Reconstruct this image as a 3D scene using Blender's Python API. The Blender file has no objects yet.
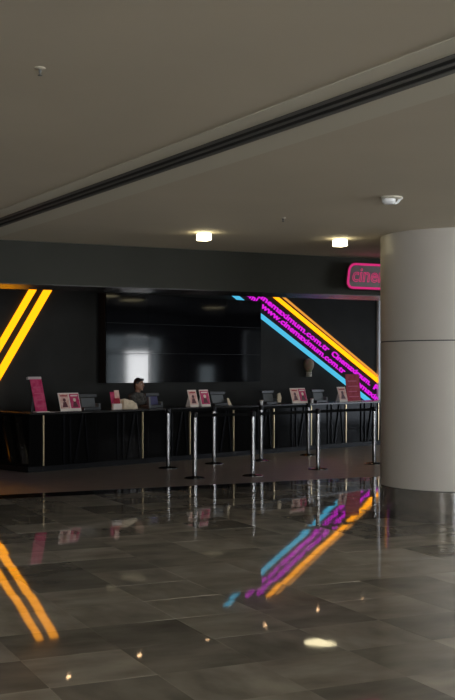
import bpy, bmesh, math, random
from mathutils import Vector, Matrix
random.seed(7)
SC = bpy.context.scene
COL = SC.collection

# ------------------------------------------------------------------ camera, world, exposure
EYE = 1.65
F_PX, U0, VH = 1100.0, 227.5, 370.0
cam_d = bpy.data.cameras.new('camera')
cam_d.sensor_fit = 'VERTICAL'; cam_d.sensor_height = 36.0
cam_d.lens = F_PX / 700.0 * 36.0
cam_d.shift_y = 20.0 / 700.0
cam_d.clip_start = 0.05; cam_d.clip_end = 200
cam = bpy.data.objects.new('camera', cam_d); COL.objects.link(cam)
cam.location = (0, 0, EYE); cam.rotation_euler = (math.pi / 2, 0, 0)
SC.camera = cam

WORLD = 18.5
w = bpy.data.worlds.new('daylight'); SC.world = w; w.use_nodes = True
bg = w.node_tree.nodes['Background']
bg.inputs[0].default_value = (0.96, 0.98, 1.0, 1); bg.inputs[1].default_value = WORLD

vs = SC.view_settings
vs.view_transform = 'Standard'; vs.look = 'None'; vs.gamma = 1.0; vs.exposure = 0.0
vs.use_curve_mapping = False
SC.cycles.max_bounces = 10; SC.cycles.diffuse_bounces = 5; SC.cycles.glossy_bounces = 6
SC.cycles.transparent_max_bounces = 12
SC.cycles.sample_clamp_indirect = 6.0
SC.cycles.caustics_reflective = False; SC.cycles.caustics_refractive = False


def portal(loc, rot, sx, sy):
    d = bpy.data.lights.new('daylight_portal', 'AREA'); d.shape = 'RECTANGLE'; d.size = sx; d.size_y = sy
    d.energy = 1.0
    d.cycles.is_portal = True
    o = bpy.data.objects.new('daylight_portal', d); COL.objects.link(o)
    o.location = loc; o.rotation_euler = rot
    return o


# ------------------------------------------------------------------ materials
MATS = {}
def pr(name, col, rough=0.5, metal=0.0, spec=0.5, emit=None, estr=0.0, coat=0.0, ior=None):
    m = bpy.data.materials.new(name); m.use_nodes = True
    b = m.node_tree.nodes['Principled BSDF']
    b.inputs['Base Color'].default_value = (*col, 1)
    b.inputs['Roughness'].default_value = rough
    b.inputs['Metallic'].default_value = metal
    b.inputs['Specular IOR Level'].default_value = spec
    if ior: b.inputs['IOR'].default_value = ior
    if coat: b.inputs['Coat Weight'].default_value = coat; b.inputs['Coat Roughness'].default_value = 0.05
    if emit:
        b.inputs['Emission Color'].default_value = (*emit, 1); b.inputs['Emission Strength'].default_value = estr
    MATS[name] = m
    return m


def noise_col(m, c1, c2, scale=8.0, detail=4.0, bump=0.0, bscale=None, rand=0.0, stretch=(1, 1, 1), coords='Object'):
    nt = m.node_tree; b = nt.nodes['Principled BSDF']; L = nt.links
    tc = nt.nodes.new('ShaderNodeTexCoord'); mp = nt.nodes.new('ShaderNodeMapping')
    mp.inputs['Scale'].default_value = stretch
    L.new(tc.outputs[coords], mp.inputs[0])
    nz = nt.nodes.new('ShaderNodeTexNoise'); nz.inputs['Scale'].default_value = scale; nz.inputs['Detail'].default_value = detail
    L.new(mp.outputs[0], nz.inputs['Vector'])
    r = nt.nodes.new('ShaderNodeValToRGB')
    r.color_ramp.elements[0].position = 0.3; r.color_ramp.elements[1].position = 0.7
    r.color_ramp.elements[0].color = (*c1, 1); r.color_ramp.elements[1].color = (*c2, 1)
    L.new(nz.outputs[0], r.inputs[0])
    out = r.outputs[0]
    if rand:
        oi = nt.nodes.new('ShaderNodeObjectInfo')
        mr = nt.nodes.new('ShaderNodeMapRange'); mr.inputs[3].default_value = 1 - rand; mr.inputs[4].default_value = 1 + rand
        L.new(oi.outputs['Random'], mr.inputs[0])
        mx = nt.nodes.new('ShaderNodeVectorMath'); mx.operation = 'SCALE'
        L.new(out, mx.inputs[0]); L.new(mr.outputs[0], mx.inputs['Scale'])
        out = mx.outputs[0]
        ad = nt.nodes.new('ShaderNodeVectorMath'); ad.operation = 'ADD'
        sc = nt.nodes.new('ShaderNodeVectorMath'); sc.operation = 'SCALE'
        cb = nt.nodes.new('ShaderNodeCombineXYZ')
        L.new(oi.outputs['Random'], cb.inputs[0]); L.new(oi.outputs['Random'], cb.inputs[2])
        sc.inputs['Scale'].default_value = 37.0
        L.new(cb.outputs[0], sc.inputs[0]); L.new(mp.outputs[0], ad.inputs[0]); L.new(sc.outputs[0], ad.inputs[1])
        L.new(ad.outputs[0], nz.inputs['Vector'])
    L.new(out, b.inputs['Base Color'])
    if bump:
        n2 = nt.nodes.new('ShaderNodeTexNoise'); n2.inputs['Scale'].default_value = bscale or scale; n2.inputs['Detail'].default_value = 2
        L.new(tc.outputs[coords], n2.inputs['Vector'])
        bp = nt.nodes.new('ShaderNodeBump'); bp.inputs['Strength'].default_value = bump; bp.inputs['Distance'].default_value = 0.01
        L.new(n2.outputs[0], bp.inputs['Height']); L.new(bp.outputs[0], b.inputs['Normal'])
    return m


def glow(name, col, s):
    m = bpy.data.materials.new(name); m.use_nodes = True; nt = m.node_tree
    nt.nodes.remove(nt.nodes['Principled BSDF'])
    e = nt.nodes.new('ShaderNodeEmission'); e.inputs[0].default_value = (*col, 1); e.inputs[1].default_value = s
    nt.links.new(e.outputs[0], nt.nodes['Material Output'].inputs[0]); MATS[name] = m
    return m


M_ceil = noise_col(pr('ceiling_paint', (.60, .54, .44), .8), (.57, .517, .415), (.61, .553, .445), .8)
M_band = pr('ceiling_band_paint', (.63, .60, .50), .75)
M_wall = noise_col(pr('dark_wall_paint', (.033, .033, .031), .7, spec=.05), (.030, .0305, .0285), (.038, .0385, .036), 1.5)
M_fascia = noise_col(pr('fascia_paint', (.03, .031, .025), .6, spec=.12), (.027, .028, .0225), (.033, .034, .028), 1.0)
M_soffit = pr('fascia_gloss_underside', (.02, .02, .02), .22)
M_intceil = pr('lobby_ceiling_paint', (.05, .05, .05), .6)
M_white = pr('white_paint', (.84, .86, .87), .5)
M_hall = pr('hall_wall_paint', (.16, .15, .135), .7, spec=.2)
M_grout = pr('grout', (.045, .04, .035), .7)
M_tile = noise_col(pr('polished_marble', (.08, .075, .065), .03, spec=.5, ior=1.5), (.285, .26, .217), (.52, .478, .40), 2.2, 8, bump=.010, bscale=7.0, rand=.38, stretch=(1, 1.8, 1))
M_black_gran = noise_col(pr('black_granite', (.012, .012, .012), .12), (.008, .008, .008), (.018, .018, .018), 30)
M_lobby = noise_col(pr('lobby_vinyl', (.13, .10, .08), .38), (.285, .246, .215), (.36, .318, .285), 5, 6)
M_col = noise_col(pr('column_panel', (.42, .39, .35), .42), (.50, .472, .428), (.54, .51, .462), 1.1)
M_seam = pr('dark_seam', (.05, .05, .05), .6)
M_chrome = pr('polished_steel', (.62, .62, .62), .16, 1.0)
M_postmetal = pr('brushed_steel', (.17, .17, .17), .20, 1.0)
M_blk = pr('gloss_black', (.004, .004, .004), .12, spec=.06)
M_blk2 = pr('satin_black', (.006, .006, .007), .4, spec=.12)
M_top = pr('dark_worktop', (.012, .011, .010), .22, spec=.35)
M_rib = pr('slanted_rib_black', (.004, .004, .005), .25, spec=.08)
M_brass = pr('brass', (.78, .60, .36), .30, 1.0)
M_plastic = pr('dark_plastic', (.03, .032, .034), .4)
M_grey = pr('grey_plastic', (.10, .11, .115), .45)
M_cream = noise_col(pr('cream_paper', (.72, .60, .42), .7), (.60, .48, .32), (.80, .68, .50), 14)
M_belt = pr('black_webbing', (.006, .006, .006), .9, spec=.05)
M_screen = pr('display_glass', (.004, .004, .005), .06, spec=.55)
M_bezel = pr('display_bezel', (.006, .006, .006), .5)
M_frame = pr('window_frame_metal', (.25, .25, .25), .4, .6)
M_yel = glow('neon_yellow', (1.0, .345, .004), 2.1)
M_yel2 = glow('neon_yellow_slim', (1.0, .40, .06), .8)
M_mag = glow('neon_magenta', (.66, .014, .66), 1.2)
M_blu = glow('neon_blue', (.10, .62, .95), .85)
M_pink = glow('neon_pink', (.95, .045, .28), .62)
M_red = glow('neon_red', (.85, .035, .22), .95)
M_lamp = glow('warm_diffuser', (1.0, .86, .52), 9.0)
M_disc = glow('disc_diffuser', (1.0, .86, .52), 3.6)
M_spot = glow('spot_lens', (1.0, .62, .32), 22.0)
M_signback = pr('sign_panel_grey', (.09, .10, .10), .5)

# thin glass: see-through with a mild reflection
M_glass = bpy.data.materials.new('pane_glass'); M_glass.use_nodes = True
nt = M_glass.node_tree; nt.nodes.remove(nt.nodes['Principled BSDF'])
tr = nt.nodes.new('ShaderNodeBsdfTransparent'); gl = nt.nodes.new('ShaderNodeBsdfGlossy'); gl.inputs['Roughness'].default_value = .02
mx = nt.nodes.new('ShaderNodeMixShader'); mx.inputs[0].default_value = .06
nt.links.new(tr.outputs[0], mx.inputs[1]); nt.links.new(gl.outputs[0], mx.inputs[2]); nt.links.new(mx.outputs[0], nt.nodes['Material Output'].inputs[0])
M_tint = M_glass.copy(); M_tint.name = 'tinted_pane_glass'
M_tint.node_tree.nodes['Transparent BSDF'].inputs[0].default_value = (.25, .27, .28, 1)

M_smoke = M_glass.copy(); M_smoke.name = 'smoked_pane_glass'
M_smoke.node_tree.nodes['Transparent BSDF'].inputs[0].default_value = (.50, .52, .55, 1)

# ------------------------------------------------------------------ mesh helpers
def box(bm, x0, x1, y0, y1, z0, z1, bev=0.0):
    vs_ = [bm.verts.new(p) for p in ((x0, y0, z0), (x1, y0, z0), (x1, y1, z0), (x0, y1, z0), (x0, y0, z1), (x1, y0, z1), (x1, y1, z1), (x0, y1, z1))]
    fs = [bm.faces.new([vs_[i] for i in q]) for q in ((3, 2, 1, 0), (4, 5, 6, 7), (0, 1, 5, 4), (1, 2, 6, 5), (2, 3, 7, 6), (3, 0, 4, 7))]
    if bev:
        es = list({e for f in fs for e in f.edges})
        bmesh.ops.bevel(bm, geom=es, offset=bev, segments=2, affect='EDGES', profile=.6)
    return bm


def prism(bm, poly, y0, y1):
    """polygon of (x,z) extruded along y"""
    a = [bm.verts.new((x, y0, z)) for x, z in poly]; b = [bm.verts.new((x, y1, z)) for x, z in poly]
    n = len(poly)
    bm.faces.new(a); bm.faces.new(b[::-1])
    for i in range(n):
        bm.faces.new((a[i], b[i], b[(i + 1) % n], a[(i + 1) % n]))
    return bm


def lathe(bm, prof, seg=32, c=(0, 0), cap=True):
    rings = []
    for r, z in prof:
        if r < 1e-6:
            rings.append([bm.verts.new((c[0], c[1], z))])
        else:
            rings.append([bm.verts.new((c[0] + r * math.cos(2 * math.pi * i / seg), c[1] + r * math.sin(2 * math.pi * i / seg), z)) for i in range(seg)])
    for A, B in zip(rings, rings[1:]):
        for i in range(seg):
            j = (i + 1) % seg
            if len(A) == 1 and len(B) == 1: continue
            if len(A) == 1: bm.faces.new((A[0], B[i], B[j]))
            elif len(B) == 1: bm.faces.new((A[i], A[j], B[0]))
            else: bm.faces.new((A[i], A[j], B[j], B[i]))
    if cap:
        for R in (rings[0], rings[-1]):
            if len(R) > 2: bm.faces.new(R)
    return bm


def tube(bm, pts, r, seg=8, closed=False):
    pts = [Vector(p) for p in pts]; n = len(pts); rings = []
    for i, p in enumerate(pts):
        if closed: t = pts[(i + 1) % n] - pts[i - 1]
        else: t = pts[min(i + 1, n - 1)] - pts[max(i - 1, 0)]
        t.normalize()
        up = Vector((0, 1, 0)) if abs(t.y) < .9 else Vector((1, 0, 0))
        a = t.cross(up).normalized(); b = t.cross(a)
        rings.append([bm.verts.new(p + r * (math.cos(2 * math.pi * k / seg) * a + math.sin(2 * math.pi * k / seg) * b)) for k in range(seg)])
    for i in range(n if closed else n - 1):
        A, B = rings[i], rings[(i + 1) % n]
        for k in range(seg):
            bm.faces.new((A[k], A[(k + 1) % seg], B[(k + 1) % seg], B[k]))
    if not closed:
        bm.faces.new(rings[0]); bm.faces.new(rings[-1])
    return bm


def obj(name, bm, mat, parent=None, smooth=False, loc=None, rot=None):
    me = bpy.data.meshes.new(name)
    bmesh.ops.recalc_face_normals(bm, faces=bm.faces[:])
    bm.to_mesh(me); bm.free()
    if smooth:
        for p in me.polygons: p.use_smooth = True
        try: me.set_sharp_from_angle(angle=math.radians(38))
        except Exception: pass
    me.materials.append(mat)
    return link(name, me, parent, loc, rot)


def link(name, me, parent=None, loc=None, rot=None):
    o = bpy.data.objects.new(name, me); COL.objects.link(o)
    if parent: o.parent = parent
    if loc is not None: o.location = loc
    if rot is not None: o.rotation_euler = rot
    return o


def tag(o, label, cat, group=None, kind=None):
    if label: o['label'] = label
    if cat: o['category'] = cat
    if group: o['group'] = group
    if kind: o['kind'] = kind
    return o


def struct(o):
    o['kind'] = 'structure'; return o


def empty(name, label, cat, loc=(0, 0, 0), rz=0, group=None):
    o = bpy.data.objects.new(name, None); COL.objects.link(o); o.empty_display_size = .1
    o.location = loc; o.rotation_euler = (0, 0, rz)
    return tag(o, label, cat, group)


def copy_tree(o, parent=None):
    c = o.copy(); COL.objects.link(c); c.parent = parent
    for ch in list(o.children): copy_tree(ch, c)
    return c


NB = bmesh.new


# ------------------------------------------------------------------ plan of the place (metres)
class Line:
    """a straight run on the plan: s along it, t away from the hall"""
    def __init__(self, x, y, deg):
        self.p = Vector((x, y)); self.a = math.radians(deg)
        self.d = Vector((math.cos(self.a), math.sin(self.a))); self.n = Vector((-math.sin(self.a), math.cos(self.a)))
    def w(self, s, t=0, z=0):
        q = self.p + s * self.d + t * self.n
        return Vector((q.x, q.y, z))
    def s_of(self, u, t=0):
        """s where the sight line at column u meets the run (t metres behind its face), and the depth there"""
        k = (u - U0) / F_PX; q = self.p + t * self.n
        s = (k * q.y - q.x) / (self.d.x - k * self.d.y)
        return s, (q + s * self.d).y
    def sz(self, u, v, t=0):
        s, Y = self.s_of(u, t)
        return s, EYE - (v - VH) * Y / F_PX


FA = Line(-2.956, 14.29, 25.1)      # front of the lobby opening
CO = Line(-3.164, 17.62, 45.75)     # ticket counter front
BW = Line(0.20, 23.90, 41.5)        # back wall behind the counter
FB = Line(-2.654, 12.83, 25.1)      # face of the bulkhead over the opening
GR = Line(1.122, 5.43, 120.5)       # ceiling slot
CEIL = 3.17
FZ = 2.665
LCEIL = 3.42

# ------------------------------------------------------------------ setting: floors
lim_s = (-13.0, 20.0)
# hall floor under the tiles
bm = NB()
box(bm, lim_s[0], lim_s[1], -24.0, -.24, -.10, -.014)
floor = struct(obj('floor', bm, M_grout, loc=FA.w(0, 0, 0), rot=(0, 0, FA.a)))
TS = 0.60
def tile_mesh(dx, dy):
    bm = NB()
    a, b = dx / 2 - .0005, dy / 2 - .0005
    lo = [bm.verts.new((sx * a, sy * b, -.014)) for sx, sy in ((-1, -1), (1, -1), (1, 1), (-1, 1))]
    mid = [bm.verts.new((sx * a, sy * b, -.0004)) for sx, sy in ((-1, -1), (1, -1), (1, 1), (-1, 1))]
    top = [bm.verts.new((sx * (a - .0004), sy * (b - .0004), 0)) for sx, sy in ((-1, -1), (1, -1), (1, 1), (-1, 1))]
    bm.faces.new(top)
    for i in range(4):
        j = (i + 1) % 4
        bm.faces.new((lo[i], lo[j], mid[j], mid[i])); bm.faces.new((mid[i], mid[j], top[j], top[i]))
    return bm
def make_me(name, bm, mat):
    bmesh.ops.recalc_face_normals(bm, faces=bm.faces[:])
    me = bpy.data.meshes.new(name); bm.to_mesh(me); bm.free(); me.materials.append(mat); return me
tile_me = make_me('tile', tile_mesh(TS, TS), M_tile)
cells = []
for i in range(int(lim_s[0] / TS), int(lim_s[1] / TS)):
    for j in range(40):
        s = (i + .5) * TS; t = -.24 - (j + .5) * TS
        p = FA.w(s, t)
        seen = False
        if p.y > 4.6:
            u = U0 + F_PX * p.x / p.y; v = VH + F_PX * EYE / p.y
            m = F_PX / p.y * .45
            seen = -m < u < 455 + m and v < 700 + m * .4
        cells.append((seen, p.y, s, t))
near = sorted([c for c in cells if c[0]], key=lambda c: c[1])[:300]
far = [c for c in cells if c not in near]
for _, _, s, t in near:
    o = link('tile', tile_me, floor, (s, t, 0), (random.gauss(0, .0011), random.gauss(0, .0011), random.choice((0, math.pi / 2, math.pi, -math.pi / 2))))
bm = NB()
for _, _, s, t in far:
    a = TS / 2 - .002
    bm.faces.new([bm.verts.new((s + sx * a, t + sy * a, 0)) for sx, sy in ((-1, -1), (1, -1), (1, 1), (-1, 1))])
o = obj('tile_field', bm, M_tile, floor); o['kind'] = 'stuff'
# black granite threshold strip
bm = NB(); box(bm, lim_s[0], lim_s[1], -.24, .24, -.10, -.014)
th = struct(obj('trim_1', bm, M_grout, loc=FA.w(0), rot=(0, 0, FA.a)))
slab_me = make_me('slab', tile_mesh(1.2, .48), M_black_gran)
for i in range(-8, 14):
    link('slab', slab_me, th, (i * 1.2, 0, 0), (0, 0, 0))
# lobby floor
bm = NB(); box(bm, lim_s[0], lim_s[1], .24, 16.0, -.10, 0)
struct(obj('floor_lobby', bm, M_lobby, loc=FA.w(0), rot=(0, 0, FA.a)))

# ------------------------------------------------------------------ setting: ceilings and walls
bm = NB(); box(bm, -13, 21, -24, .02, CEIL, CEIL + .2)
struct(obj('ceiling', bm, M_ceil, loc=FB.w(0), rot=(0, 0, FB.a)))
bm = NB(); box(bm, -13, 21, .5, 17.5, LCEIL, LCEIL + .15)
struct(obj('ceiling_lobby', bm, M_intceil, loc=FB.w(0), rot=(0, 0, FB.a)))
# shallow dropped band that carries the slot diffuser (local x = along, local -y = away from the camera side)
bm = NB()
box(bm, -7.5, 9.2, .115, .285, CEIL - .006, CEIL); box(bm, -7.5, 9.2, -.395, -.115, CEIL - .006, CEIL)
struct(obj('trim_2', bm, M_band, loc=GR.w(0), rot=(0, 0, GR.a)))
# bulkhead over the opening
bm = NB(); box(bm, -13, 21, 0, .80, FZ, LCEIL + .1)
bh = struct(obj('wall_fascia', bm, M_fascia, loc=FB.w(0), rot=(0, 0, FB.a)))
bm = NB(); box(bm, -13, 21, .015, .785, FZ - .006, FZ)
obj('soffit_panel', bm, M_soffit, bh)
# back wall of the lobby
s_jamb = BW.s_of(376.2, 0)[0]
bm = NB(); box(bm, -11, s_jamb + .02, 0, .2, 0, LCEIL)
struct(obj('wall_back', bm, M_wall, loc=BW.w(0), rot=(0, 0, BW.a)))
bm = NB(); box(bm, s_jamb + .02, s_jamb + .34, -.06, .2, 0, LCEIL, .004)
struct(obj('trim_3', bm, M_white, loc=BW.w(0), rot=(0, 0, BW.a)))
bm = NB(); box(bm, s_jamb + .34, 11, 0, .2, 0, LCEIL)
struct(obj('wall_back_side', bm, M_wall, loc=BW.w(0), rot=(0, 0, BW.a)))
bm = NB(); box(bm, -11, s_jamb, -.02, 0, 0, .09)
struct(obj('baseboard_back', bm, M_blk2, loc=BW.w(0), rot=(0, 0, BW.a)))


SW = (.8, 8.0, .12, 2.95)       # glazed opening in the lobby's side wall: t0, t1, z0, z1
bm = NB()
box(bm, 17.0, 17.2, .3, SW[0], 0, LCEIL); box(bm, 17.0, 17.2, SW[1], 16, 0, LCEIL)
box(bm, 17.0, 17.2, SW[0], SW[1], 0, SW[2]); box(bm, 17.0, 17.2, SW[0], SW[1], SW[3], LCEIL)
struct(obj('wall_lobby_side', bm, M_wall, loc=FA.w(0), rot=(0, 0, FA.a)))
bm = NB()
for q in ((SW[0], SW[0] + .06, SW[2], SW[3]), (SW[1] - .06, SW[1], SW[2], SW[3]), (SW[0] + .06, SW[1] - .06, SW[2], SW[2] + .06), (SW[0] + .06, SW[1] - .06, SW[3] - .06, SW[3])):
    box(bm, 17.06, 17.14, *q)
wn = struct(obj('window_5', bm, M_frame, loc=FA.w(0), rot=(0, 0, FA.a)))
mid = (SW[0] + SW[1]) / 2
bm = NB(); box(bm, 17.07, 17.13, mid - .03, mid + .03, SW[2] + .06, SW[3] - .06); obj('mullion', bm, M_frame, wn)
for a_, b_ in ((SW[0] + .06, mid - .03), (mid + .03, SW[1] - .06)):
    bm = NB(); box(bm, 17.096, 17.104, a_, b_, SW[2] + .06, SW[3] - .06); obj('pane', bm, M_smoke, wn)
portal(FA.w(17.17, mid, (SW[2] + SW[3]) / 2), (0, math.pi / 2, FA.a), SW[3] - SW[2], SW[1] - SW[0])
bm = NB(); box(bm, 17.0, 21.0, .1, .3, 0, LCEIL)
struct(obj('wall_hall_front', bm, M_fascia, loc=FA.w(0), rot=(0, 0, FA.a)))


def wall_with_openings(name, axis, pos, a0, a1, z1, holes, thick=.2):
    """axis 'x': wall at x=pos spanning y a0..a1;  axis 'y': wall at y=pos spanning x a0..a1"""
    bm = NB()
    cuts = sorted({a0, a1, *[h[0] for h in holes], *[h[1] for h in holes]})
    for c0, c1 in zip(cuts, cuts[1:]):
        hs = [h for h in holes if h[0] <= c0 + 1e-6 and h[1] >= c1 - 1e-6]
        segs = [(0, z1)]
        for h in hs: segs = [(0, h[2]), (h[3], z1)]
        for b0, b1 in segs:
            if b1 - b0 < .01: continue
            if axis == 'x': box(bm, pos, pos + thick, c0, c1, b0, b1)
            else: box(bm, c0, c1, pos - thick, pos, b0, b1)
    return struct(obj(name, bm, M_hall))


def window(name, axis, pos, h, cols, bars, panes=None, thick=.2):
    a0, a1, z0, z1 = h
    def bx(bm, p, q, r, s, d0, d1):
        if axis == 'x': box(bm, pos + d0, pos + d1, p, q, r, s)
        else: box(bm, p, q, pos - d1, pos - d0, r, s)
    bm = NB(); fw = .06
    bx(bm, a0, a0 + fw, z0, z1, .04, .12); bx(bm, a1 - fw, a1, z0, z1, .04, .12)
    bx(bm, a0 + fw, a1 - fw, z0, z0 + fw, .04, .12); bx(bm, a0 + fw, a1 - fw, z1 - fw, z1, .04, .12)
    fr = struct(obj(name, bm, M_frame))
    xs = [a0 + (a1 - a0) * k / cols for k in range(cols + 1)] if isinstance(cols, int) else cols
    for x in xs[1:-1]:
        bm = NB(); bx(bm, x - .03, x + .03, z0 + fw, z1 - fw, .05, .11); obj('mullion', bm, M_frame, fr)
    zs = [z0] + bars + [z1]
    for z in bars:
        bm = NB(); bx(bm, a0 + fw, a1 - fw, z - .03, z + .03, .052, .108); obj('transom', bm, M_frame, fr)
    k = 0
    for i in range(len(xs) - 1):
        for j in range(len(zs) - 1):
            bm = NB(); bx(bm, xs[i] + .03, xs[i + 1] - .03, zs[j] + .03, zs[j + 1] - .03, .076, .084)
            obj('pane', bm, M_tint if panes and panes[k] else M_glass, fr); k += 1
    if axis == 'x': portal((pos + .16, (a0 + a1) / 2, (z0 + z1) / 2), (0, math.pi / 2, 0), z1 - z0, a1 - a0)
    else: portal(((a0 + a1) / 2, pos - .16, (z0 + z1) / 2), (math.pi / 2, 0, 0), a1 - a0, z1 - z0)
    return fr


XR, YR = 15.0, -6.5
XN, YC = 8.6, 12.6               # near stretch of the right wall, and where it steps back
h1 = (17.0, 19.1, .9, 3.0)
h2 = (1.0, 12.2, .3, 2.9)
h3 = (20.35, 20.95, .9, 1.9)
wall_with_openings('wall_right', 'x', XN, YR - .2, YC, 3.6, [h2])
wall_with_openings('wall_right_far', 'x', XR, YC, 23.4, 3.6, [h1, h3])
wall_with_openings('wall_right_return', 'y', YC, XN + .2, XR, 3.6, [])
window('window_1', 'x', XR, h1, [17.0, 17.75, 18.7, 19.1], [2.3], [1, 1, 0, 1, 1, 1])
window('window_2', 'x', XN, h2, 8, [2.2])
window('window_3', 'x', XR, h3, 1, [], [1])
h4 = (-1.5, 8.0, .5, 2.7)
wall_with_openings('wall_rear', 'y', YR, -9.0, XN, 3.6, [h4])
window('window_4', 'y', YR, h4, 7, [2.2])
bm = NB(); box(bm, -9.2, -9.0, YR - .2, 24, 0, 3.6)
struct(obj('wall_left', bm, M_hall))

# ------------------------------------------------------------------ ceiling slot diffuser, lamps, fittings
t = empty('slot_diffuser', 'long dark linear slot air diffuser with two black slots across the ceiling', 'air diffuser', GR.w(0, 0, CEIL), GR.a)
M_dgrey = pr('diffuser_frame_grey', (.10, .10, .095), .5)
M_slot = pr('slot_black', (.004, .004, .004), .7)
for y0, y1 in ((-.115, -.072), (.072, .115), (-.016, .016)):
    bm = NB(); box(bm, -7.4, 9.1, y0, y1, -.010, -.002); obj('rail', bm, M_dgrey, t)
for y0, y1 in ((-.072, -.016), (.016, .072)):
    bm = NB(); box(bm, -7.4, 9.1, y0, y1, -.004, -.001); obj('slot', bm, M_slot, t)


def ceiling_lamp(u, v, label):
    Y = F_PX * (CEIL - EYE) / (VH - v); x = (u - U0) / F_PX * Y
    t = empty('ceiling_lamp', label, 'lamp', (x, Y, CEIL), FA.a, 'surface lamps on the hall ceiling')
    bm = NB(); box(bm, -.052, .052, -.052, .052, -.014, 0, .003); obj('mount', bm, M_white, t)
    bm = NB(); box(bm, -.064, .064, -.064, .064, -.088, -.014, .010); obj('diffuser', bm, M_lamp, t, True)
ceiling_lamp(204, 232.5, 'small square glowing ceiling lamp closer to the long slot diffuser')
ceiling_lamp(340, 238.7, 'small square glowing ceiling lamp just before the pink neon sign and column')


def sprinkler(u, v, label):
    Y = F_PX * (CEIL - EYE) / (VH - v); x = (u - U0) / F_PX * Y
    t = empty('sprinkler', label, 'sprinkler', (x, Y, CEIL))
    bm = NB(); lathe(bm, [(.028, 0), (.028, -.003), (.018, -.007), (.010, -.008)], 20); obj('escutcheon', bm, M_ceil, t, True)
    bm = NB(); lathe(bm, [(.007, -.008), (.007, -.022), (.004, -.023), (.004, -.036)], 12); obj('nozzle', bm, M_dgrey, t, True)
    bm = NB(); lathe(bm, [(.012, -.036), (.012, -.038), (.003, -.039)], 16); obj('deflector', bm, M_dgrey, t, True)
sprinkler(40, 68, 'small sprinkler head on the ceiling on the near side of the slot diffuser')
sprinkler(283, 218, 'small sprinkler head on the ceiling between the two square lamps')

# smoke detector with its side bracket near the column
Y = F_PX * (CEIL - EYE) / (VH - 197); x = (391 - U0) / F_PX * Y
t = empty('smoke_detector', 'white smoke detector on a bracket on the ceiling beside the column', 'detector', (x, Y, CEIL))
bm = NB(); lathe(bm, [(.095, 0), (.095, -.012), (.07, -.02)], 28); obj('base_plate', bm, M_band, t, True)
bm = NB(); lathe(bm, [(.06, -.02), (.062, -.045), (.045, -.062), (0, -.066)], 28, (-.02, 0)); obj('housing', bm, M_white, t, True)
bm = NB(); tube(bm, [(.03, 0, -.055), (.055, 0, -.05), (.07, 0, -.03), (.085, 0, -.012), (.10, 0, -.004)], .012, 8); obj('bracket', bm, M_white, t, True)

# ------------------------------------------------------------------ column
CR = 0.86
# left edge of the shaft is at 7.97 degrees right of the camera axis, its front 12.0 m away
ang = math.atan((380.3 - U0) / F_PX)
cy = 11.7 + CR
cxv = math.tan(ang) * cy + CR / math.cos(ang)
t = empty('column', 'thick round grey-beige clad column with a polished steel base', 'column', (cxv, cy, 0))
def ring(name, z0, z1, r, mat, seg=96):
    bm = NB(); lathe(bm, [(r, z0), (r, z1)], seg); return obj(name, bm, mat, t, True)
ring('lower_cladding', .350, 1.962, CR, M_col)
ring('seam', 1.962, 1.975, CR - .008, M_seam)
ring('upper_cladding', 1.975, CEIL, CR, M_col)
ring('base_seam', .342, .350, CR - .01, M_seam)
ring('base_band', 0, .342, CR + .006, M_chrome)

# ------------------------------------------------------------------ neon graphics on the back wall
def neon_strip(name, label, edge_a, edge_b, mat, t0=-.05, t1=-.015):
    """two opposite long edges, each two (u,v) sight points on the wall face"""
    q = [BW.sz(*edge_a[0], t0), BW.sz(*edge_a[1], t0), BW.sz(*edge_b[1], t0), BW.sz(*edge_b[0], t0)]
    zmax = 3.40
    def cut(a, b):
        if a[1] <= zmax: return a
        k = (zmax - b[1]) / (a[1] - b[1]); return (b[0] + k * (a[0] - b[0]), zmax)
    q = [cut(q[0], q[1]), q[1], q[2], cut(q[3], q[2])]
    o_s, o_z = q[1]
    bm = NB(); prism(bm, [(s - o_s, z - o_z) for s, z in q], t0, t1)
    return tag(obj(name, bm, mat, loc=BW.w(o_s, 0, o_z), rot=(0, 0, BW.a)), label, 'neon light')


def lin(u, p, k): return (u, p[1] + k * (u - p[0]))
neon_strip('neon_stripe', 'bright blue diagonal neon stripe under the magenta lettering',
           (lin(222, (261, 313), .787), lin(388, (261, 313), .787)), (lin(222, (261, 318), .787), lin(388, (261, 318), .787)), M_blu)
neon_strip('neon_stripe', 'wide yellow diagonal neon stripe above the magenta lettering',
           (lin(262, (277.5, 296), .815), lin(388, (277.5, 296), .815)), (lin(262, (272.5, 296), .82), lin(388, (272.5, 296), .82)), M_yel)
neon_strip('neon_stripe', 'slim yellow diagonal neon line next to the wide yellow stripe',
           (lin(272, (284, 296), .838), lin(388, (284, 296), .838)), (lin(272, (281.6, 296), .838), lin(388, (281.6, 296), .838)), M_yel2)
neon_strip('neon_stripe', 'yellow diagonal neon stripe over the counter end, the one nearer the video wall',
           (lin(66, (45, 288.6), -1.745), lin(-58, (45, 288.6), -1.745)), (lin(66, (53, 288.6), -1.735), lin(-50, (53, 288.6), -1.735)), M_yel)
neon_strip('neon_stripe', 'yellow diagonal neon stripe over the counter end, the one farther from the video wall',
           (lin(50, (30.6, 288), -1.715), lin(-73, (30.6, 288), -1.715)), (lin(50, (37.8, 288), -1.707), lin(-66, (37.8, 288), -1.707)), M_yel)
neon_strip('neon_stripe', 'magenta diagonal neon stripe left of the two yellow ones',
           (lin(5, (-19, 288), -1.70), lin(-80, (-19, 288), -1.70)), (lin(5, (-9, 288), -1.70), lin(-80, (-9, 288), -1.70)), M_mag)


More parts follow.
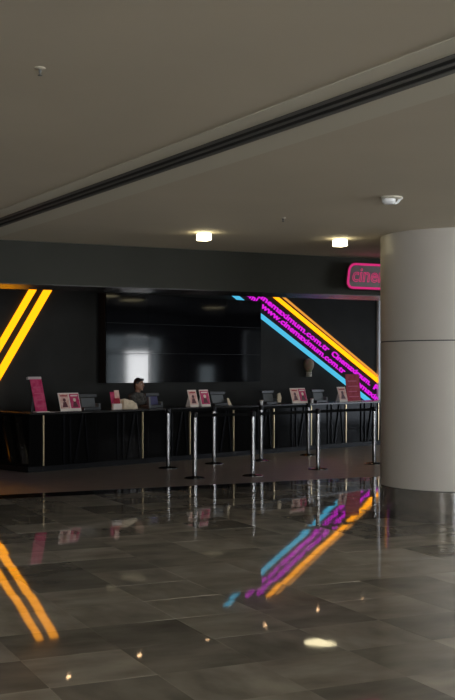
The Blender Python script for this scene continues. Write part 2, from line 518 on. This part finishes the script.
def text_mesh(body, extrude=.01, bevel=0.0, fill='BOTH', offset=0.0, res=2):
    c = bpy.data.curves.new('txt', 'FONT'); c.body = body; c.size = 1.0; c.extrude = extrude
    c.bevel_depth = bevel; c.bevel_resolution = 1; c.fill_mode = fill; c.offset = offset; c.resolution_u = res
    o = bpy.data.objects.new('txt', c); COL.objects.link(o)
    dg = bpy.context.evaluated_depsgraph_get(); dg.update()
    me = bpy.data.meshes.new_from_object(o.evaluated_get(dg))
    bpy.data.objects.remove(o); return me


def wall_text(name, body, label, p0, p1, rise, mat, shear=.25, cat='neon lettering'):
    """lettering whose mid line runs between two sight points on the wall; rise = letter height in metres"""
    a = Vector(BW.sz(*p0, -.05)); b = Vector(BW.sz(*p1, -.05)); d = b - a; n = Vector((-d.y, d.x)).normalized()
    if n.y < 0: n = -n
    me = text_mesh(body, .012, offset=.014)
    xs = [v.co.x for v in me.vertices]; x0, x1 = min(xs), max(xs)
    dn = d.normalized()
    for v in me.vertices:
        fx = (v.co.x - x0) / (x1 - x0); fy = (v.co.y - .26) / .52       # x-height band -> -.5 .. .5
        q = d * fx + n * rise * fy + dn * shear * rise * fy
        zz = v.co.z
        v.co = Vector((q.x, -.035 - zz, q.y))
    me.materials.clear(); me.materials.append(mat)
    o = link(name, me, None, BW.w(a.x, 0, a.y), (0, 0, BW.a))
    return tag(o, label, cat)


H_L = .102
up = lambda u: (u, 296.0 + .800 * (u - 261))
lo = lambda u: (u, 310.0 + .812 * (u - 268))
wall_text('neon_lettering', 'cinemaximum.com.tr', 'magenta neon web address in the upper diagonal row beneath the yellow stripes', up(258.3), up(329), H_L, M_mag)
wall_text('neon_lettering', 'Cinemaximum.', 'magenta neon capitalised name in the upper row above the red counter sign', up(332.5), up(371), H_L, M_mag)
wall_text('neon_lettering', 'P', 'single magenta neon letter at the column end of the upper row', up(374.5), up(379), H_L, M_mag)
wall_text('neon_lettering', 'om|', 'short magenta neon fragment over the video wall corner', lo(247), lo(257), H_L, M_mag)
wall_text('neon_lettering', 'www.cinemaximum.com.tr', 'magenta neon web address starting with www beside the blue stripe', lo(262.3), lo(345), H_L, M_mag)
wall_text('neon_lettering', 'cinemaximum', 'magenta neon word in the lower row running behind the column', lo(349), lo(390), H_L, M_mag)

# bulb-shaped ornament under the blue stripe
s, z = BW.sz(308.5, 377, -.08); _, zt = BW.sz(308.5, 358.5, -.08); hh = zt - z
t = empty('bulb_ornament', 'pale bulb-shaped wall ornament with a striped base beneath the blue neon', 'ornament', BW.w(s, -.09, z), BW.a)
bm = NB(); lathe(bm, [(0, hh), (hh * .16, hh * .97), (hh * .27, hh * .82), (hh * .29, hh * .66), (hh * .25, hh * .5), (hh * .17, hh * .36), (hh * .15, hh * .26)], 20)
M_orn = noise_col(pr('painted_ornament', (.2, .17, .1), .5), (.15, .18, .09), (.34, .19, .14), 9)
obj('globe', bm, M_orn, t, True)
for k in range(3):
    bm = NB(); zz = hh * (.02 + .09 * k); lathe(bm, [(hh * .14, zz), (hh * .16, zz + hh * .02), (hh * .16, zz + hh * .06), (hh * .14, zz + hh * .075)], 18); obj('base_ring', bm, pr('ornament_ring', (.5, .46, .38), .5), t, True)
bm = NB(); box(bm, -.03, .03, 0, .09, hh * .1, hh * .22); obj('wall_mount', bm, M_blk2, t)

# ------------------------------------------------------------------ video wall
PT = -.32
sl, zb = BW.sz(106, 383.2, PT); sr, _ = BW.sz(261, 382, PT); zt = 3.15
t = empty('video_wall', 'large black video wall of twelve glossy display panels on the back wall', 'video wall', BW.w(sl, 0, 0), BW.a)
W_, H_ = sr - sl, zt - zb
bm = NB(); box(bm, 0, W_, PT + .03, -.06, zb, zt); obj('housing', bm, M_bezel, t)
for x in (W_ * .2, W_ * .6):
    bm = NB(); box(bm, x - .1, x + .1, -.06, 0, zb + .2, zt - .5); obj('wall_bracket', bm, M_bezel, t)
pw, ph = W_ / 4, H_ / 3
bm = NB(); box(bm, -pw / 2 + .003, pw / 2 - .003, -.03, .0, -ph / 2 + .003, ph / 2 - .003)
pane0 = make_me('display_panel', bm, M_screen)
for i in range(4):
    for j in range(3):
        link('display_panel', pane0, t, (pw * (i + .5), PT + .03, zb + ph * (j + .5)), (random.gauss(0, .0015), 0, random.gauss(0, .0015)))

# ------------------------------------------------------------------ pink neon sign on the bulkhead
s0, zt0 = FB.sz(350.3, 263.8, -.27); s1, zb0 = FB.sz(347.6, 287.4, -.27)
W_ = 1.56
t = empty('neon_sign', 'pink neon sign with a rounded outline fixed to the dark bulkhead by the column', 'sign', FB.w(s1, 0, zb0), FB.a)
H_ = zt0 - zb0; sk = (s0 - s1) / H_
def rr(inset, n=6, r=.085):
    x0, x1, z0, z1 = inset, W_ - inset, inset, H_ - inset; pts = []
    for cx, cz, a0 in ((x0 + r, z0 + r, 180), (x1 - r, z0 + r, 270), (x1 - r, z1 - r, 0), (x0 + r, z1 - r, 90)):
        for k in range(n + 1):
            a = math.radians(a0 + 90 * k / n); pts.append((cx + r * math.cos(a), cz + r * math.sin(a)))
    return [(x + sk * z, z) for x, z in pts]
bm = NB(); prism(bm, rr(.012), -.245, -.18); obj('back_panel', bm, M_signback, t)
bm = NB(); tube(bm, [(x, -.265, z) for x, z in rr(0)], .015, 10, True); obj('outline_tube', bm, M_pink, t, True)
bm = NB(); tube(bm, [(x, -.25, z) for x, z in rr(-.008)], .014, 8, True); obj('rim', bm, pr('sign_rim_magenta', (.25, .01, .06), .4), t, True)
for x in (.3, W_ - .3):
    bm = NB(); box(bm, x - .03, x + .03, -.18, 0, .08, H_ - .08); obj('bracket', bm, M_blk2, t)
me = text_mesh('cinemaximum', 0.0, bevel=.011, fill='NONE', res=3)
xs = [v.co.x for v in me.vertices]; k = 1.36 / (max(xs) - min(xs)); kz = .27
for v in me.vertices:
    x, y, z = v.co
    v.co = Vector((.075 + (x - min(xs)) * k + sk * y * .3, -.258 - z * .35, .085 + y * kz))
me.materials.clear(); me.materials.append(M_red)
link('lettering', me, t)

# ------------------------------------------------------------------ lobby ceiling lamps
def disc_lamp(x, y, label):
    t = empty('disc_lamp', label, 'lamp', (x, y, LCEIL), 0, 'round lamps on the lobby ceiling')
    bm = NB(); lathe(bm, [(.33, 0), (.33, -.05), (.315, -.055), (.315, -.03)], 40); obj('rim', bm, M_white, t, True)
    bm = NB(); lathe(bm, [(.31, -.035), (.2, -.04), (0, -.042)], 40); obj('diffuser', bm, M_disc, t, True)
disc_lamp(1.72, 20.3, 'round ceiling lamp inside the lobby mirrored as a bright oval on the floor')
disc_lamp(3.20, 20.6, 'round ceiling lamp inside the lobby hidden behind the column from the hall')
disc_lamp(6.64, 22.1, 'round ceiling lamp deep in the lobby beyond the column')
for nth, (u, v) in zip(('first', 'second', 'third', 'fourth', 'fifth', 'sixth'), ((68, 675), (140, 657), (208, 640), (265, 625), (318, 611.5), (363, 598))):
    Y = F_PX * (LCEIL + EYE) / (v - VH)
    t = empty('downlight', f'small recessed downlight mirrored as a dot on the marble, {nth} from the counter end', 'downlight', ((u - U0) / F_PX * Y, Y, LCEIL), 0, 'downlights over the counter')
    bm = NB(); lathe(bm, [(.065, 0), (.065, -.006), (.045, -.008), (.042, -.002)], 20); obj('trim_ring', bm, M_dgrey, t, True)
    bm = NB(); lathe(bm, [(.042, -.003), (0, -.004)], 20); obj('lens', bm, M_spot, t, True)

# ------------------------------------------------------------------ ticket counter
TOPZ = .962
U_W = 1.147; S_FIRST = .26
def counter_unit(s0, width, label, depth=.68, end=False, strip=()):
    t = empty('counter_unit', label, 'counter', CO.w(s0, 0, 0), CO.a, None if end else 'counter units')
    bm = NB(); box(bm, .002, width - .002, .02, depth, .09, TOPZ - .034); obj('body', bm, M_blk, t)
    bm = NB(); box(bm, .002, width - .002, .05, depth - .03, 0, .09); obj('plinth', bm, M_blk2, t)
    if not end:
        for x in strip:
            bm = NB(); box(bm, x - .008, x + .008, -.004, .02, .10, TOPZ - .05); obj('brass_strip', bm, M_brass, t)
        for x in (.42, .55):
            bm = NB(); box(bm, x - .018, x + .018, -.002, .022, .10, TOPZ - .036); obj('rib', bm, M_rib, t)
        bm = NB(); prism(bm, [(.62, .10), (.66, .10), (.83, TOPZ - .036), (.79, TOPZ - .036)], -.004, .022); obj('slanted_rib', bm, M_rib, t)
        bm = NB(); prism(bm, [(.92, .10), (.95, .10), (.87, TOPZ - .036), (.84, TOPZ - .036)], -.002, .022); obj('slanted_rib', bm, M_rib, t)
    return t
e = counter_unit(0, S_FIRST, 'narrow gloss black end unit of the counter below the tall pink sign', 1.5, True)
M_facet = pr('facet_gloss_black', (.006, .005, .004), .07, spec=.9)
# slanted facets added to the end face, angled to mirror the yellow neon: steep on the corner side, falling away towards the back
for a, b, wd in ((.27, .05, .26), (.60, .38, .26)):
    bm = NB()
    lo_, hi_ = .14, .90
    V = [bm.verts.new(p) for p in ((.004, b - .02, lo_), (-.105, b, lo_), (.004, b + wd * .9, lo_), (.004, a - .02, hi_), (-.105, a, hi_), (.004, a + wd, hi_))]
    for q in ((0, 1, 2), (3, 5, 4), (0, 3, 4, 1), (1, 4, 5, 2), (0, 2, 5, 3)): bm.faces.new([V[k] for k in q])
    obj('added_facet', bm, M_facet, e)
names = ['first unit from the counter end, under the double poster board', 'second from the end, under the payment terminal beside the poster board',
         'third from the end, before the seated person', 'fourth from the end, before the pair of single posters', 'fifth from the end, before the row of barrier posts',
         'sixth from the end, under the terminal with a cream panel', 'seventh from the end, under the poster board near the bulb ornament', 'eighth from the end, under the red counter sign', 'ninth from the end, running behind the column']
for k in range(9):
    counter_unit(S_FIRST + U_W * k, U_W, 'gloss black counter unit, ' + names[k], strip=(.01,) if k == 0 else (.992 + .005 * k,))
LEN = S_FIRST + U_W * 9
bm = NB(); box(bm, -.03, LEN, -.03, .70, TOPZ - .034, TOPZ, .004); 
tag(obj('worktop', bm, M_top, loc=CO.w(0), rot=(0, 0, CO.a)), 'long dark worktop running the whole length of the ticket counter', 'worktop')
bm = NB(); box(bm, -.03, .27, .702, 1.52, TOPZ - .034, TOPZ, .004)
tag(obj('worktop', bm, M_top, loc=CO.w(0), rot=(0, 0, CO.a)), 'short dark worktop piece on the narrow counter end unit', 'worktop')

# ------------------------------------------------------------------ things on the counter
def poster_mat(name, base, c1, c2, scale):
    m = pr(name, base, .6, spec=.12)
    return noise_col(m, c1, c2, scale, 2)
M_pinkp = poster_mat('pink_print', (.5, .03, .12), (.42, .015, .09), (.62, .10, .20), 9)
M_creamp = poster_mat('cream_print', (.6, .42, .34), (.80, .62, .53), (.62, .30, .25), 13)
M_redp = poster_mat('red_print', (.36, .02, .045), (.30, .012, .035), (.42, .05, .07), 8)
M_rim = pr('poster_rim_white', (.80, .72, .66), .6, spec=.15)
M_dark = pr('print_dark', (.10, .02, .03), .5)
M_skinp = pr('print_figure', (.75, .62, .52), .5)


def on_counter(name, label, cat, u0, u1, t, group=None, yaw=0):
    a, _ = CO.s_of(u0, t); b, _ = CO.s_of(u1, t)
    o = empty(name, label, cat, CO.w((a + b) / 2, t, TOPZ), CO.a + yaw, group)
    return o, b - a


def tilted(root, tilt):
    return (-tilt, 0, 0)


def picture(parent, x0, x1, z0, z1, mat, y, rot, figure=True):
    bm = NB(); box(bm, x0, x1, y - .004, y, z0, z1); p = obj('picture', bm, mat, parent, rot=rot)
    if figure:
        w_, h_ = x1 - x0, z1 - z0; cx = (x0 + x1) / 2
        bm = NB(); lathe(bm, [(w_ * .16, 0), (w_ * .16, .002)], 14)
        for v in bm.verts: v.co = Vector((cx + v.co.x, y - .004 - v.co.z, z0 + h_ * .58 + v.co.y))
        obj('printed_head', bm, M_skinp if mat is not M_creamp else M_dark, p)
        bm = NB(); prism(bm, [(cx - w_ * .3, z0 + h_ * .08), (cx + w_ * .3, z0 + h_ * .08), (cx + w_ * .14, z0 + h_ * .45), (cx - w_ * .14, z0 + h_ * .45)], y - .006, y - .003); obj('printed_body', bm, M_dark, p)
        bm = NB(); box(bm, x0 + w_ * .12, x1 - w_ * .12, y - .006, y - .003, z1 - h_ * .17, z1 - h_ * .09); obj('printed_band', bm, M_redp if mat is M_creamp else M_rim, p)


def board(label, u0, u1, h, t, kinds, name='poster_board', tilt=.30, yaw=0):
    o, W = on_counter(name, label, 'poster', u0, u1, t, None, yaw)
    rot = (-tilt, 0, 0); n = len(kinds)
    o.location.z += .010 * math.sin(tilt) + .0005
    bm = NB(); box(bm, -W / 2, W / 2, 0, .010, 0, h, .002); obj('panel', bm, M_rim, o, rot=rot)
    w_ = W / n
    for i, m in enumerate(kinds):
        picture(o, -W / 2 + w_ * i + .012, -W / 2 + w_ * (i + 1) - .012, .045, h - .02, m, 0.0, rot)
    bm = NB(); prism(bm, [(-.05, 0), (.05, 0), (.02, h * .7), (-.02, h * .7)], .0, .006)
    obj('easel_leg', bm, M_rim, o, loc=(0, h * math.sin(tilt) + .10, 0), rot=(.22, 0, 0))
    return o


board('double poster board with a cream and a pink picture beside the tall pink sign', 61, 81.5, .315, .16, [M_creamp, M_pinkp])
board('single cream poster board with a pink one beside it at the barrier posts', 190.5, 199, .325, .15, [M_creamp], tilt=.27)
board('single pink poster board with a white lower edge beside the cream one', 202, 211, .325, .15, [M_pinkp], tilt=.27)
board('double poster board beneath the bulb ornament on the back wall', 293, 308, .325, .18, [M_creamp, M_pinkp], tilt=.28)
board('small cream poster board leaning next to the red counter sign', 340, 348, .33, .20, [M_creamp], tilt=.26)


def tall_sign(label, u0, u1, h, t, mat, tilt, header):
    o, W = on_counter('counter_sign', label, 'sign', u0, u1, t)
    rot = (-tilt, 0, 0)
    bm = NB(); box(bm, -W / 2, W / 2, 0, .012, .004, h, .003); obj('panel', bm, mat, o, rot=rot)
    mp_ = pr('print_pale_pink', (.55, .10, .18), .6, spec=.12)
    for k in range(4):
        bm = NB(); zz = h * (.16 + .19 * k); box(bm, -W * .36, W * (.36 - .1 * (k % 2)), -.003, 0, zz, zz + h * .035)
        obj('printed_band', bm, mp_, o, rot=rot)
    if header:
        bm = NB(); box(bm, -W / 2 - .05, W / 2 - .012, -.02, .03, h - .005, h + .035, .006); obj('header_rail', bm, pr('header_white', (.55, .5, .48), .5), o, rot=rot)
    bm = NB(); box(bm, -W / 2 - .01, W / 2 + .01, -.05, .07, 0, .012, .003); obj('foot', bm, M_rim, o)
    bm = NB(); box(bm, -.02, .02, 0, .01, 0, h * .6); obj('easel_leg', bm, M_grey, o, loc=(0, h * math.sin(tilt) + .09, 0), rot=(.15, 0, 0))
tall_sign('tall pink sign with a pale header leaning back at the counter end', 36, 47.5, .565, .17, M_pinkp, .30, True)
tall_sign('red upright counter sign near the column under the diagonal neon', 347.5, 361, .60, .26, M_redp, .10, False)


def terminal(label, u0, u1, t, cream=False, blue=False, tall=.27):
    o, W = on_counter('payment_terminal', label, 'terminal', u0, u1, t, 'payment terminals on the counter')
    bm = NB(); box(bm, -W * .42, W * .42, -.02, .24, 0, .05, .01); obj('base', bm, M_plastic, o)
    bm = NB(); box(bm, -W * .10, W * .10, .10, .15, .05, tall * .6, .008); obj('stand', bm, M_plastic, o)
    bm = NB(); box(bm, -W * .38, W * .34, -.012, .012, .055, tall * .78, .006); obj('rear_cover', bm, M_grey if not blue else pr('dark_blue_cover', (.05, .05, .13), .35), o, loc=(0, .06, 0), rot=(-.25, 0, 0))  # the blue variant only has a dark blue base colour
    bm = NB(); box(bm, -W * .46, W * .46, .02, .06, tall * .80, tall, .006); obj('screen_head', bm, M_plastic, o, loc=(0, .08, 0))
    bm = NB(); box(bm, W * .38, W * .48, .0, .12, 0, .11, .008); obj('card_reader', bm, M_grey, o)
    if cream:
        bm = NB(); prism(bm, [(W * .40, .03), (W * .62, .03), (W * .66, .12), (W * .56, .22), (W * .40, .20)], -.04, -.01); obj('side_panel', bm, M_cream, o)
    if blue:
        bm = NB(); prism(bm, [(-W * .52, 0), (-W * .40, 0), (-W * .46, tall * .75), (-W * .58, tall * .75)], -.02, .02); obj('side_panel', bm, M_grey, o)
terminal('dark payment terminal between the double poster board and the pink leaflet holder', 82, 101, .30)
terminal('payment terminal with a dark blue cover beside the seated person', 149, 163, .32, blue=True)
terminal('dark payment terminal next to the single pink poster board', 213, 229, .32)
terminal('dark payment terminal with a cream side panel', 265, 278, .34, cream=True)
terminal('dark payment terminal between the double poster and the red sign', 315, 328, .34)

# leaflet holder and paper bags in front of the person
o, W = on_counter('leaflet_holder', 'pink and cream leaflet holder in front of the seated person', 'leaflet holder', 113.5, 122, .22)
bm = NB(); box(bm, -W / 2, W / 2, 0, .05, 0, .10, .004); obj('pocket', bm, M_rim, o)
for i, (m, h_, x0, x1) in enumerate(((M_pinkp, .30, -.5, .05), (M_creamp, .33, -.05, .5), (M_redp, .19, -.3, .4))):
    bm = NB(); box(bm, W * x0, W * x1, 0, .004, .01, h_); obj('leaflet', bm, m, o, loc=(0, .035 - .016 * i, .01), rot=(-.22, 0, 0))
o, W = on_counter('paper_bag', 'fanned pile of cream paper bags beside the pink leaflet holder', 'paper bags', 122.5, 137, .20)
for i in range(5):
    bm = NB()
    poly = [(-W * .5, 0), (W * .5, 0), (W * .47, .09), (W * .30 - .01 * i, .155), (-W * .05, .185 - .012 * i), (-W * .42, .165)]
    prism(bm, [(x, z + .004) for x, z in poly], 0, .012); obj('bag', bm, M_cream, o, loc=(.008 * i, .02 * (4 - i), 0), rot=(-.25, 0, .03 * (i - 2)))
# little white things
def cup(u, t, label):
    o, _ = on_counter('paper_cup', label, 'cup', u - 1, u + 1, t)
    bm = NB(); lathe(bm, [(.026, 0), (.034, .075), (.037, .078), (.034, .08)], 18); obj('body', bm, M_white, o, True)
    bm = NB(); lathe(bm, [(.038, .078), (.038, .088), (.03, .094), (0, .094)], 18); obj('lid', bm, M_rim, o, True)
cup(261.5, .12, 'small white paper cup beside the terminal with the cream panel')
cup(312.0, .14, 'small white paper cup beside the double poster under the bulb ornament')
o, W = on_counter('card_holder', 'small cream card holder leaning beside the dark terminal', 'card holder', 228.5, 232.5, .16)
bm = NB(); prism(bm, [(-.045, 0), (.045, 0), (-.02, .15), (-.06, .15)], 0, .012); obj('card', bm, M_cream, o, rot=(-.2, 0, 0))
bm = NB(); box(bm, -.05, .05, -.02, .05, 0, .012, .002); obj('foot', bm, M_grey, o)
o, W = on_counter('paper_sheet', 'loose white paper sheet lying at the counter edge by the tall pink sign', 'paper', 47.5, 59, .06)
bm = NB(); box(bm, -W / 2, W / 2, -.05, .05, 0, .002); obj('sheet', bm, M_rim, o)

# ------------------------------------------------------------------ queue barrier posts
def barrier_post(p, nxt, label):
    t = empty('barrier_post', label, 'barrier post', (p[0], p[1], 0), 0, 'queue barrier posts')
    bm = NB(); lathe(bm, [(.165, 0), (.165, .010), (.14, .020), (.05, .032), (.036, .036)], 36); obj('base', bm, M_postmetal, t, True)
    bm = NB(); lathe(bm, [(.034, .034), (.034, .925)], 24); obj('post', bm, M_postmetal, t, True)
    bm = NB(); lathe(bm, [(.042, .925), (.042, 1.0), (.034, 1.008), (0, 1.010)], 24); obj('head', bm, M_blk2, t, True)
    if nxt is not None:
        d = Vector(nxt) - Vector(p); L_ = d.length; a = math.atan2(d.y, d.x)
        bm = NB(); box(bm, .041, L_ - .05, -.0015, .0015, .937, .985); obj('belt', bm, M_belt, t, rot=(0, 0, a))
def fl(u, v):
    Y = F_PX * EYE / (v - VH); return ((u - U0) / F_PX * Y, Y)
front = [fl(194.7, 478.4), fl(252.8, 476), fl(317.8, 469.4), fl(374.0, 464)]
back = [fl(168, 468.3), fl(213.9, 464), fl(261, 461), fl(308.3, 455.4)]
ordn = ['first', 'second', 'third', 'fourth']
for row, nm in ((front, 'hall-side row'), (back, 'counter-side row')):
    for i, p in enumerate(row):
        barrier_post(p, row[i + 1] if i < 3 else None, f'steel queue post with black belt, {ordn[i]} from the open end of the {nm}')

# ------------------------------------------------------------------ person behind the counter
def capsule(bm, a, b, ra, rb, seg=14):
    a = Vector(a); b = Vector(b); d = b - a; L_ = max(d.length, 1e-4); z = d / L_
    x = z.orthogonal().normalized(); y = z.cross(x); rings = []
    prof = [(ra * math.sin(k), -ra * math.cos(k)) for k in (math.radians(q) for q in (5, 30, 60, 90))] + \
           [(rb * math.sin(k), L_ - rb * math.cos(k)) for k in (math.radians(q) for q in (90, 120, 150, 175))]
    for r, h in prof:
        rings.append([bm.verts.new(a + z * h + r * (math.cos(2 * math.pi * i / seg) * x + math.sin(2 * math.pi * i / seg) * y)) for i in range(seg)])
    for A, B in zip(rings, rings[1:]):
        for i in range(seg): bm.faces.new((A[i], A[(i + 1) % seg], B[(i + 1) % seg], B[i]))
    bm.faces.new(rings[0][::-1]); bm.faces.new(rings[-1])


def ellip(bm, c, r, seg=20, rings_=12):
    m = Matrix.Translation(c) @ Matrix.Diagonal((*r, 1))
    bmesh.ops.create_uvsphere(bm, u_segments=seg, v_segments=rings_, radius=1, matrix=m)


def remeshed(name, bm, mat, parent, voxel):
    bmesh.ops.recalc_face_normals(bm, faces=bm.faces[:])
    me = bpy.data.meshes.new('tmp'); bm.to_mesh(me); bm.free()
    o = bpy.data.objects.new('tmp', me); COL.objects.link(o)
    r = o.modifiers.new('r', 'REMESH'); r.mode = 'VOXEL'; r.voxel_size = voxel
    s = o.modifiers.new('s', 'SMOOTH'); s.iterations = 4; s.factor = .5
    dg = bpy.context.evaluated_depsgraph_get(); dg.update()
    m2 = bpy.data.meshes.new_from_object(o.evaluated_get(dg)); m2.name = name
    bpy.data.objects.remove(o)
    m2.materials.clear(); m2.materials.append(mat)
    for p in m2.polygons: p.use_smooth = True
    return link(name, m2, parent)


M_skin = noise_col(pr('skin', (.30, .17, .11), .5), (.28, .155, .10), (.33, .19, .125), 12)
M_shirt = noise_col(pr('patterned_shirt', (.05, .05, .045), .8), (.018, .018, .017), (.12, .115, .10), 26, 1)
M_trous = pr('dark_trousers', (.012, .012, .015), .8)
M_hair = pr('black_hair', (.006, .005, .005), .45)
M_shoe = pr('dark_shoe', (.01, .01, .01), .4)
M_eye = pr('eye_white', (.6, .58, .55), .3)
M_lip = pr('lip', (.28, .09, .08), .5)

# local axes: faces -y, z up; pelvis over the stool at z=.66
SEAT = .575
hipz = .72
shz = hipz + .455
J = dict(hip=(0, .02, hipz), belly=(0, 0, hipz + .15), chest=(0, -.01, hipz + .33), neck0=(0, -.015, shz + .02), neck1=(0, -.04, shz + .11))
hc = Vector((.0, -.055, shz + .205))          # head centre
def arms(bm, grow, full):
    for sx in (-1, 1):
        sh = Vector((sx * .175, -.005, shz - .03)); el = Vector((sx * .225, -.13, shz - .27)); wr = Vector((sx * .10, -.40, TOPZ + .055))
        capsule(bm, (sx * .06, -.01, shz), sh, .05 + grow, .056 + grow)
        capsule(bm, sh, el, .050 + grow, .041 + grow)
        capsule(bm, el, el.lerp(wr, 1 if full else .75), .040 + grow, (.027 if full else .034) + grow)
        if full:
            f = (wr - el).normalized(); inn = Vector((-sx, 0, 0)); f = (f + Vector((0, -.2, -.1))).normalized()
            palm = wr + f * .045
            capsule(bm, wr, palm + f * .025, .024, .027); capsule(bm, palm + inn * .02, palm - inn * .022, .018, .017)
            for i, L_ in enumerate((.062, .072, .068, .052)):
                b = palm + f * .035 + inn * (.026 - .0175 * i); k1 = b + f * L_ * .55 + Vector((0, 0, .004)); k2 = k1 + f * L_ * .35 + Vector((0, 0, -.020))
                capsule(bm, b, k1, .0088, .0082, 10); capsule(bm, k1, k2, .0082, .0070, 10)
            tb = wr + inn * .022 + f * .018; t1 = tb + (inn * .7 + f * .7).normalized() * .036; t2 = t1 + (inn * .25 + f).normalized() * .028
            capsule(bm, tb, t1, .012, .0098, 10); capsule(bm, t1, t2, .0098, .0080, 10)
def legs(bm, grow, feet):
    for sx in (-1, 1):
        h = Vector((sx * .09, .02, hipz - .02)); k = Vector((sx * .13, -.36, hipz - .04)); a = Vector((sx * .12, -.28, .29))
        capsule(bm, h, k, .085 + grow, .058 + grow); capsule(bm, k, a, .055 + grow, .038 + grow)
        if feet: capsule(bm, a + Vector((0, .02, -.03)), a + Vector((0, -.15, -.045)), .038, .032)
bm = NB()
for a, b, ra, rb in (('hip', 'belly', .13, .125), ('belly', 'chest', .125, .135), ('chest', 'neck0', .12, .06), ('neck0', 'neck1', .052, .048)):
    capsule(bm, J[a], J[b], ra, rb)
arms(bm, 0, True); legs(bm, 0, True)
ellip(bm, hc, (.074, .092, .112)); ellip(bm, hc + Vector((0, -.022, -.062)), (.055, .066, .06))           # skull, jaw
capsule(bm, hc + Vector((0, -.088, .012)), hc + Vector((0, -.112, -.028)), .010, .016, 10)                # nose
ellip(bm, hc + Vector((0, -.078, .028)), (.055, .018, .012), 12, 8)                                          # brow
ellip(bm, hc + Vector((0, -.085, -.062)), (.024, .012, .010), 12, 8)                                         # mouth mound
ellip(bm, hc + Vector((0, -.075, -.10)), (.022, .018, .016), 12, 8)                                          # chin
for sx in (-1, 1): ellip(bm, hc + Vector((sx * .077, .008, -.008)), (.012, .022, .032), 12, 8)               # ears
ps, _ = CO.s_of(136.5, 1.17)
P = CO.w(ps, 1.17, 0)
body = remeshed('person', bm, M_skin, None, .0065)
body.location = P; body.rotation_euler = (0, 0, CO.a + .25)
tag(body, 'seated person with dark hair in a dark patterned shirt behind the counter', 'person')
bm = NB()
for a, b, ra, rb in (('hip', 'belly', .145, .140), ('belly', 'chest', .140, .150), ('chest', 'neck0', .135, .070)):
    capsule(bm, J[a], J[b], ra, rb)
arms(bm, .012, False); remeshed('shirt', bm, M_shirt, body, .012)
bm = NB(); capsule(bm, (0, .02, hipz - .01), (0, .02, hipz + .04), .152, .148); legs(bm, .012, False); remeshed('trousers', bm, M_trous, body, .012)
bm = NB(); ellip(bm, hc + Vector((0, .018, .026)), (.084, .092, .104)); capsule(bm, hc + Vector((-.05, -.05, .085)), hc + Vector((.05, -.05, .085)), .028, .028)
capsule(bm, hc + Vector((0, .06, 0)), hc + Vector((0, .065, -.07)), .055, .045)
for sx in (-1, 1): capsule(bm, hc + Vector((sx * .072, .0, .04)), hc + Vector((sx * .072, .03, -.01)), .018, .016)
remeshed('hair', bm, M_hair, body, .008)
for sx in (-1, 1):
    bm = NB(); ellip(bm, hc + Vector((sx * .030, -.083, .006)), (.014, .008, .008), 12, 8); ey = obj('eye', bm, M_eye, body, True)
    bm = NB(); ellip(bm, hc + Vector((sx * .030, -.090, .004)), (.0055, .003, .0055), 10, 6); obj('iris', bm, M_hair, ey, True)
    bm = NB(); capsule(bm, hc + Vector((sx * .018, -.094, .028)), hc + Vector((sx * .045, -.084, .028)), .004, .003, 8); obj('eyebrow', bm, M_hair, body, True)
bm = NB(); capsule(bm, hc + Vector((-.020, -.096, -.062)), hc + Vector((.020, -.096, -.062)), .005, .005, 8); obj('mouth', bm, M_lip, body, True)
for sx in (-1, 1):
    bm = NB(); capsule(bm, (sx * .12, -.25, .245), (sx * .12, -.44, .238), .044, .040); obj('shoe', bm, M_shoe, body, True)
# stool
t = empty('stool', 'dark round stool under the seated person behind the counter', 'stool', P + Vector((0, 0, 0)), CO.a + .25)
bm = NB(); lathe(bm, [(.17, SEAT - .07), (.185, SEAT - .05), (.185, SEAT - .015), (.16, SEAT - .005), (0, SEAT - .004)], 28); obj('seat', bm, M_blk2, t, True)
bm = NB(); lathe(bm, [(.028, .04), (.028, SEAT - .07)], 16); obj('pole', bm, M_chrome, t, True)
bm = NB(); lathe(bm, [(.22, 0), (.22, .012), (.05, .04), (.028, .045)], 32); obj('base', bm, M_chrome, t, True)
bm = NB(); pts = [(.24 * math.cos(a), -.10 + .24 * math.sin(a), .185) for a in [2 * math.pi * k / 24 for k in range(24)]]; tube(bm, pts, .012, 8, True); obj('foot_ring', bm, M_chrome, t, True)
